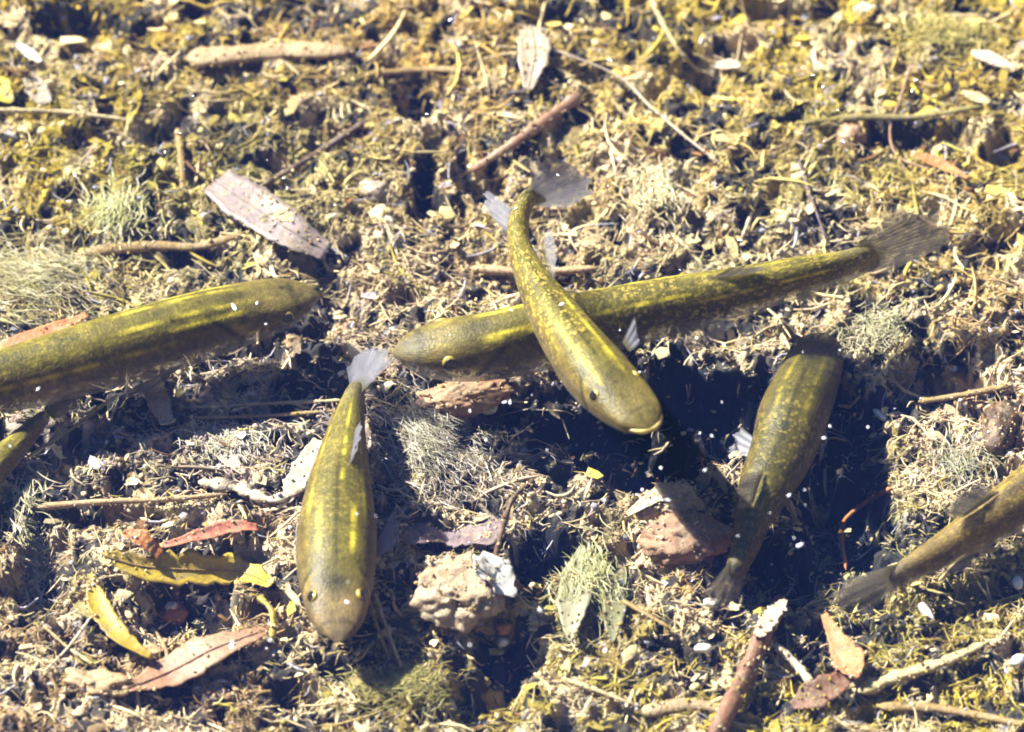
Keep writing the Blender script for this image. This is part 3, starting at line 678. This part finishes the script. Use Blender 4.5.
# fish tail under the big one
fish('small dim fish slipping beneath the thickest fish',
     [(-96,560,34,7,6),(-84,545,34,13,12),(-62,522,34,17,17),(-36,498,34,18,19),(-8,470,33,16,17),(18,444,32,12,14),(38,424,32,8,11),(48,414,32,6,9)],
     [('tail_fin', [(44,408,40),(48,414,32),(54,420,24)], [(60,388,46),(84,392,34),(76,412,20)], M_FIND, 8)],
     [(.12, 1.15, 5)], dict(stripes=[(.4, .08, .2, .8, .5, 1), (.4, .08, .2, .8, .5, -1)], fleck=.3, lip=False), 7)

# ------------------------------------------------------------------ single pieces of litter
TAN = debris_mat((176,140,88), (214,182,132)); STRAW = debris_mat((196,172,108), (226,208,158)); DKBR = debris_mat((70,46,24), (112,80,44))
OCH = debris_mat((150,116,54), (188,156,84)); CREAM = debris_mat((208,186,150), (236,222,196)); MAUVE = debris_mat((128,110,104), (158,140,134), 350, .5, .3)
YEL = debris_mat((196,164,44), (226,200,80), 400, .5, .4, .25); BYEL2 = debris_mat((206,168,40), (236,206,72), 400, .5, .4, .2); BYEL = debris_mat((226,200,30), (244,226,60), 400, .5, .4, .3)
RED = debris_mat((176,92,60), (206,128,92), 420); ORG = debris_mat((186,100,38), (216,142,66), 420); REDBR = debris_mat((110,70,46), (166,112,76), 420)
PINKBR = debris_mat((158,112,78), (184,142,106), 350, .55, .4); PALE = debris_mat((172,152,126), (202,184,160), 400, .5, .3); PGREEN = debris_mat((160,158,110), (186,182,140), 380, .5, .3, .3)
WHITE = debris_mat((246,240,226), (255,252,244), 500, .5, .2); ROCK = debris_mat((176,146,104), (222,200,168), 420, .8, .9); BROCK2 = debris_mat((128,88,56), (180,138,98), 320, .7, .6); BROCK = debris_mat((150,104,66), (206,168,124), 320, .7, .6)
PURP = debris_mat((96,72,72), (140,118,120)); OLV = debris_mat((128,116,44), (164,148,72))

stick('reed_strip', [(186,58),(230,54),(290,50),(352,50)], 12, TAN, 'broad tan strip of dead reed lying on the mud', 'reed', 10, 10, flat=.55)
leaf('leaf', [(-14,78),(0,90),(12,102)], [6,15,3], BYEL, 'bright lemon yellow leaf scrap', off=14, tilt=-.2)
stick('straw', [(-10,110),(60,112),(145,122)], 3.2, STRAW, 'long pale straw lying below the lemon yellow leaf scrap', 'straw', 10, 2.2)
leaf('bark_flake', [(18,44),(40,62)], [3,6,3], WHITE, 'white sliver of bark above the lemon yellow scrap', 'bark flake', off=12, ragged=.2)
leaf('leaf', [(28,74),(46,104)], [6,13,7], PALE, 'pinkish pale leaf scrap beside the lemon yellow one', off=9)
leaf('leaf', [(216,180),(250,204),(290,230),(328,252)], [19,25,23,19,11], MAUVE, 'flat mauve-grey rectangular leaf beside thickest fish head', off=14, curl=.05, tilt=-.1, rib=MAUVE, ragged=.05)
stick('twig', [(262,186),(310,158),(368,120)], 4.2, DKBR, 'dark brown twig slanting up from the mauve leaf', 'twig', 12, 3)
stick('twig', [(84,252),(150,246),(200,246),(246,232)], 6, OCH, 'thick ochre twig running under the mauve leaf', 'twig', 8, 4)
stick('stem', [(178,128),(181,160),(183,196)], 3.5, OCH, 'short upright ochre stem beside the pale greenish tuft', 'stem', 8, 3)
leaf('leaf', [(-16,354),(20,342),(58,328),(88,314)], [6,10,8,3], ORG, 'orange leaf strip along the thickest fish back', off=16)
stick('stem', [(556,50),(618,76),(652,108),(690,140),(724,166)], 1.9, PALE, 'thin kinked pale stem leading to long fish back', 'stem', 16, 1.1)
stick('stem', [(648,-8),(664,26),(682,54),(702,74)], 3, STRAW, 'straight thick straw stem near the thin kinked stem', 'stem', 14, 1.8)
leaf('leaf', [(530,26),(534,52),(528,90)], [5,17,15,4], PALE, 'pale pinkish teardrop leaf near the thin kinked stem', off=14, rib=PALE)
stick('twig', [(580,94),(548,118),(512,144),(470,172)], 7, PINKBR, 'stout reddish-brown twig pointing at the crossing fish tail', 'twig', 12, 4)
stick('twig', [(362,76),(416,70),(474,70)], 4, OCH, 'ochre twig lying level above the reddish-brown twig', 'twig', 10, 2.5)
stone('pebble', 374,190,14,13,10, PALE, 'pale lilac pebble beside a dark hole', seed=3)
stone('pebble', 388,221,8,12,7, CREAM, 'small cream pebble under the pale lilac one', seed=5)
leaf('seed_scale', [(972,52),(990,58),(1012,68)], [3,8,7,3], CREAM, 'cream oval flake in mustard algae', 'seed scale', off=14)
stone('pebble', 866,10,13,9,8, CREAM, 'larger cream pebble paired with a yellowish one', seed=8)
stone('pebble', 884,20,8,6,5, STRAW, 'yellowish pebble touching the larger cream pebble', seed=11)
leaf('seed_scale', [(716,66),(740,66)], [4,7,4], CREAM, 'round cream scale cupped like a saucer', 'seed scale', off=12, curl=.5)
stick('stem', [(912,62),(900,100),(890,130),(898,156),(930,170)], 1.9, PINKBR, 'thin bent brown stem ending at the orange bit', 'stem', 16, 1.2)
leaf('leaf', [(914,154),(936,162),(968,178)], [3,6,6,2], ORG, 'small orange leaf bit at end of bent stem', off=12)
stone('mud_clod', 850,138,16,13,12, PINKBR, 'rounded reddish-brown clod left of the bent stem', 'clod', seed=9)
stick('twig', [(800,124),(860,118),(920,117),(984,106)], 3.6, OLV, 'olive twig with dark gap beneath behind the bent stem', 'twig', 12, 2.6)
stick('stem', [(758,192),(752,212),(742,238)], 2.3, CREAM, 'short cream stem above the long fish back', 'stem', 10, 1.8)
stick('stem', [(798,160),(812,200),(827,242)], 1.7, PURP, 'thin purplish stem touching the long fish back', 'stem', 12, 1.2)
leaf('seed_scale', [(962,92),(990,102)], [3,7,3], STRAW, 'straw yellow flake above the olive twig', 'seed scale', off=12)
leaf('leaf', [(152,378),(158,400),(168,424)], [10,12,7], PALE, 'pale pinkish leaf poking out under the thickest fish belly', off=16)
stick('straw', [(184,408),(260,404),(346,400)], 2.2, STRAW, 'upper of two parallel straws ending at upright fish', 'straw', 9, 1.6)
stick('straw', [(190,418),(262,416),(346,410)], 2.2, OCH, 'lower of two parallel straws ending at upright fish', 'straw', 9, 1.6)
stick('straw', [(28,458),(70,430),(118,394)], 2.2, STRAW, 'thin pale straw crossing the dark gap below the thickest fish', 'straw', 18, 1.6)
leaf('bark_flake', [(196,432),(222,452),(244,474)], [5,10,9,3], PALE, 'pale pinkish bark piece below the parallel straws', 'bark flake', off=9)
leaf('bark_flake', [(318,440),(300,474),(286,502)], [5,11,12,4], CREAM, 'whitish bark flake tucked behind upright fish flank', 'bark flake', off=10)
stick('twig', [(198,482),(240,490),(272,500),(306,488)], 7, CREAM, 'cream knobbly twig above the red leaf', 'twig', 8, 4, rough=.3)
stick('twig', [(28,508),(100,502),(160,500),(228,494)], 3.6, TAN, 'long tan twig bridging a dark slot', 'twig', 20, 2.6)
leaf('leaf', [(104,556),(140,566),(190,570),(240,572),(272,584)], [5,13,17,14,5], BYEL2, 'curled yellow leaf arching over a dark hollow', off=26, curl=.25, tilt=-.35, rib=OCH, ragged=.16)
leaf('leaf', [(124,532),(142,540),(160,556)], [3,10,6], ORG, 'orange curled leaf tip above the yellow leaf', off=32, curl=.5)
leaf('leaf', [(164,546),(200,536),(232,528),(258,528)], [3,7,8,4], RED, 'small red-orange leaf beside upright fish', off=26, curl=.4)
leaf('leaf', [(90,574),(98,604),(118,634),(152,658)], [3,11,10,3], BYEL2, 'narrow yellow blade curving down to brown leaf', off=20, curl=.3)
leaf('leaf', [(70,592),(80,606),(92,618)], [3,6,3], OLV, 'stubby olive leaf bit beside the narrow yellow blade', off=16)
stick('twig', [(44,672),(68,648),(92,616)], 1.7, CREAM, 'hair-thin cream twig leaning up to yellow blade', 'twig', 16, 1.3)
stick('twig', [(42,624),(66,646),(92,664)], 2, STRAW, 'thin straw twig crossing the hair-thin cream twig', 'twig', 14, 1.5)
leaf('leaf', [(124,690),(170,672),(216,648),(272,628)], [4,18,22,15,4], PINKBR, 'large dull pinkish-brown leaf lying flat', off=18, curl=.1, rib=REDBR, tilt=.1)
stick('stem', [(258,596),(272,612),(272,640)], 3, YEL, 'yellow hooked stem over the pinkish-brown leaf', 'stem', 24, 3)
stone('pebble', 172,612,15,12,10, ORG, 'orange pebble with white cap in a dark hollow', seed=13)
stone('pebble', 172,606,6,5,4, WHITE, 'white bead sitting on the orange pebble', seed=14, off=14)
stone('mud_clod', 96,684,34,16,12, TAN, 'tan silt clod left of the pinkish-brown leaf', 'clod', seed=15, amp=.6, fr=2.5)
stone('stone', 462,592,44,40,26, ROCK, 'pale pitted stone with a dark hole in its side', 'stone', seed=16, amp=.32, fr=2.2, holes=[(-.1, -.8, .5, .22, .45), (.5, -.6, .5, .15, .25)])
leaf('bark_flake', [(474,572),(492,574),(516,596)], [3,22,17,2], WHITE, 'bright white shard leaning on the pitted stone', 'bark flake', off=36, tilt=-.3, ragged=.15)
stone('pebble', 503,628,9,7,6, ORG, 'small orange pebble below the pitted stone', seed=18)
stone('pebble', 503,642,6,5,4, WHITE, 'white bead below the small orange pebble', seed=19)
leaf('leaf', [(404,540),(446,532),(500,536)], [8,20,22,16], PURP, 'dull mauve-brown leaf lying behind the pitted stone', off=14)
stick('stem', [(494,562),(504,524),(514,498),(534,480)], 2.6, DKBR, 'dark curved stem rising behind the white shard', 'stem', 24, 2)
leaf('leaf', [(570,642),(574,600),(582,546)], [2,11,17,14,3], PGREEN, 'larger translucent pale green leaf standing in algae', off=16, tilt=.2)
leaf('leaf', [(612,642),(614,606),(620,566)], [2,9,12,9,2], PGREEN, 'smaller translucent pale green leaf standing in algae', off=16, tilt=-.2)
stick('twig', [(622,600),(646,614),(670,628)], 2.6, OCH, 'short orange-tan twig right of the pale green leaves', 'twig', 10, 2)
stone('stone', 686,538,42,28,17, BROCK2, 'rounded orange-brown stone left of the shaded fish tail', 'stone', seed=21, amp=.35)
stone('stone', 668,502,28,20,16, ROCK, 'beige stone resting behind the orange-brown stone', 'stone', seed=24, amp=.4)
leaf('bark_flake', [(628,514),(656,498),(694,490)], [3,7,8,3], CREAM, 'cream curl of bark over the beige stone', 'bark flake', off=22, curl=.4)
stick('twig', [(528,670),(580,684),(638,706)], 2.4, STRAW, 'thin straw twig ending at a broad reed', 'twig', 12, 1.8)
stick('reed_strip', [(640,712),(690,704),(740,712)], 9, TAN, 'short tan reed strip near the red-brown stalk', 'reed', 8, 7, flat=.5)
stick('straw', [(374,592),(388,632),(402,668)], 2.2, STRAW, 'right blade of twin straws by upright fish head', 'straw', 14, 1)
stick('straw', [(368,598),(380,634),(390,660)], 1.9, OCH, 'left blade of twin straws by upright fish head', 'straw', 14, 1)
stone('pebble', 464,396,44,20,15, BROCK, 'long cream and orange pebble beneath the long fish head', seed=26, amp=.25, rot=.2)
stone('pebble', 488,408,9,7,6, WHITE, 'white chip touching the long cream and orange pebble', seed=28)
stick('stalk', [(782,598),(766,628),(742,680),(712,740)], 8.5, REDBR, 'red-brown broken stalk with pale top', 'stalk', 22, 10, rough=.12)
leaf('bark_flake', [(786,600),(772,616),(758,636)], [3,8,8,4], CREAM, 'pale peeled bark on top of the red-brown stalk', 'bark flake', off=36, ragged=.25)
leaf('leaf', [(824,614),(836,638),(850,662),(856,678)], [3,9,16,4], ORG, 'orange upright leaf shard with pointed tip', off=28, tilt=-.3, curl=.2)
leaf('leaf', [(792,706),(820,692),(856,672)], [4,15,14,5], REDBR, 'dark reddish leaf fold at the orange shard base', off=18, tilt=-.2)
stick('twig', [(774,644),(794,662),(812,684)], 4.2, CREAM, 'stubby cream twig between the red-brown stalk and orange shard', 'twig', 18, 4)
stick('reed_strip', [(858,692),(900,676),(944,662),(988,642)], 8, STRAW, 'straw-coloured reed strip right of the orange shard', 'reed', 14, 4, flat=.6)
stick('reed_strip', [(876,706),(940,708),(1034,726)], 6, OCH, 'ochre reed strip below the straw-coloured one', 'reed', 10, 5, flat=.6)
stick('twig', [(892,488),(866,502),(842,526),(846,570)], 2.6, ORG, 'bent orange twig at the edge of the black hollow', 'twig', 14, 2)
stick('straw', [(998,548),(965,556),(938,582)], 3, STRAW, 'pale bent straw under the tan fish', 'straw', 12, 2)
stone('mud_clod', 1000,428,18,30,14, DKBR, 'brown upright clod at the end of a golden twig', 'clod', seed=31, amp=.4)
stick('twig', [(918,402),(960,396),(1012,386)], 4, OCH, 'golden ochre twig beside the brown upright clod', 'twig', 10, 3)
stick('twig', [(470,268),(530,272),(600,268)], 5, TAN, 'tan twig lying just behind the crossing fish', 'twig', 12, 4)
stone('mud_clod', 290,342,16,12,9, TAN, 'tan clod under the thickest fish chin', 'clod', seed=33, amp=.5, fr=2.2)
for (x, y, rx, ry, rot, lb) in [(712,603,10,5,.1,'white grain lying at the shaded fish tail tip'),(927,612,12,5,-1.0,'white rod-shaped grain right of tan fish tail'),(704,648,8,5,-.1,'white grain left of the red-brown stalk'),
                            (1018,583,5,8,0,'white grain beside the pale bent straw'),(1018,660,8,6,.6,'white grain at the end of the straw-coloured reed'),(880,415,9,4,-.8,'small white grain at the rim of the black hollow'),(160,414,0,0,0,'')]:
    if rx: stone('grain', x, y, rx, ry, 4, WHITE, lb, 'grain', rot=rot, seed=int(x) % 30, off=12, base=IS2)

Q = np.vstack(DUST)/U; nq = len(Q); r = 0.6*(1.9/.6)**(rng.random(nq)**1.5)
V = ICO[None]*(r[:, None]*rng.uniform(.6, 1.5, (nq, 3)))[:, None]*(1+rng.uniform(-.4, .4, (nq, 12, 1)))+Q[:, None]
me = mesh_np('silt_dusting', V.reshape(-1, 3)*U, (ICF[None]+12*np.arange(nq)[:, None, None]).reshape(-1, 3), 3); shade_smooth(me)
set_col(me, np.repeat(stuff_colour(Q[:, 0], Q[:, 1], nq, .25), 12, 0))
tag(link('silt_dusting', me, M_CRUMB), 'fine silt and algae crumbs settled on the leaves and twigs', 'detritus', kind='stuff')

# ------------------------------------------------------------------ water and specks floating on it
WL = 215.0
m, nt, b = new_mat('pond_water'); nt.nodes.remove(b)
out = nt.nodes['Material Output']; tr = nt.nodes.new('ShaderNodeBsdfTransparent'); tr.inputs[0].default_value = (.97, .985, .97, 1)
gl = nt.nodes.new('ShaderNodeBsdfGlossy'); gl.inputs['Roughness'].default_value = 0.0
fr = nt.nodes.new('ShaderNodeFresnel'); fr.inputs[0].default_value = 1.33; ms = nt.nodes.new('ShaderNodeMixShader')
bp = nt.nodes.new('ShaderNodeBump'); bp.inputs['Strength'].default_value = .12; bp.inputs['Distance'].default_value = .0008
nt.links.new(noise(nt, 60, 2, .5), bp.inputs['Height']); nt.links.new(bp.outputs[0], gl.inputs['Normal']); nt.links.new(bp.outputs[0], fr.inputs['Normal'])
nt.links.new(fr.outputs[0], ms.inputs[0]); nt.links.new(tr.outputs[0], ms.inputs[1]); nt.links.new(gl.outputs[0], ms.inputs[2]); nt.links.new(ms.outputs[0], out.inputs[0])
vol = nt.nodes.new('ShaderNodeVolumePrincipled'); vol.inputs['Color'].default_value = (.16, .24, 1.0, 1); vol.inputs['Density'].default_value = 0.6
nt.links.new(vol.outputs[0], out.inputs['Volume'])
R = 23000*U; z = WL*U; zb = -260*U
bv = [(x, y, h) for h in (zb, z) for (x, y) in ((-R, -R), (R, -R), (R, R), (-R, R))]
me = bpy.data.meshes.new('water'); me.from_pydata(bv, [], [(0,3,2,1),(4,5,6,7),(0,1,5,4),(1,2,6,5),(2,3,7,6),(3,0,4,7)])
wo = link('water', me, m); wo['kind'] = 'structure'

SPK = [(284,178,4.5),(287,188,5),(180,133,5),(193,96,3.5),(75,175,4),(68,201,3.5),(165,152,3),(82,149,2.5),(267,160,2),(25,12,2.5),(470,166,3),(523,130,2.5),(427,114,3),(608,186,4),(558,175,2.5),(516,208,3),
       (815,61,3),(813,75,3),(823,87,3),(838,110,3.5),(824,141,3),(843,141,3.5),(916,80,3),(912,91,3.5),(740,240,2.5),(697,338,3),(724,345,2.5),(840,350,3),(803,352,2.5),(750,338,4),(700,433,4),(712,436,3),(705,470,2.5),
       (661,468,2.5),(640,372,2),(664,446,2.5),(805,490,4),(789,495,5),(770,513,2.5),(829,464,2),(830,426,2.5),(824,438,3),(868,427,3),(770,442,2.5),(800,545,3.5),(794,538,2),(738,536,2.5),(758,556,2.5),(805,505,2),
       (847,585,2.5),(722,402,3),(690,390,2),(510,402,3),(532,395,2),(547,450,2.5),(570,432,2.5),(520,462,2),(376,516,2.5),(357,514,2.5),(360,542,2.5),(347,602,2.5),(348,582,2),(234,307,4),(266,324,4),(257,303,2.5),
       (10,446,2.5),(38,389,2),(288,378,2.5),(505,402,3),(470,411,3.5),(493,312,2.5),(506,326,2.5),(511,310,2),(562,304,2.5),(450,335,2),(290,527,5),(232,645,4),(270,640,3),(183,515,3.5),(540,610,3),(604,500,2.5),(486,440,2.5),
       (668,500,2.5),(790,610,2.5),(903,500,2.5),(960,400,2.5),(990,330,3),(950,262,2.5),(880,200,2.5),(610,60,3),(450,20,3),(345,110,2.5),(335,205,2.5),(620,330,2.5),(680,270,2.5),(770,285,2),(470,645,2),(585,665,3),(605,650,2.5),(655,610,2.5)]
sp_me = []
for s in range(5):
    D, F = IS1; V = D*lump(D, s*5, .7, 1.7)[:, None]*np.array([1.15, .85, .45]); me = mesh_np('floating_speck', V*U, F, 3); shade_smooth(me); me.materials.append(M_WHITE); sp_me.append(me)
for i, (x, y, r) in enumerate(SPK):
    if i % 4 == 3 and r < 3: continue
    p = P(x, y, WL); o = bpy.data.objects.new('floating_speck', sp_me[i % 5]); sc.collection.objects.link(o)
    k = r*.38*(.5+random.random()); o.location = p; o.scale = (k*random.uniform(.7, 1.9), k*random.uniform(.6, 1.0), k); o.rotation_euler = (0, 0, i*1.3)
    tag(o, 'tiny white speck floating on the water surface', 'speck', 'white specks floating on the water')
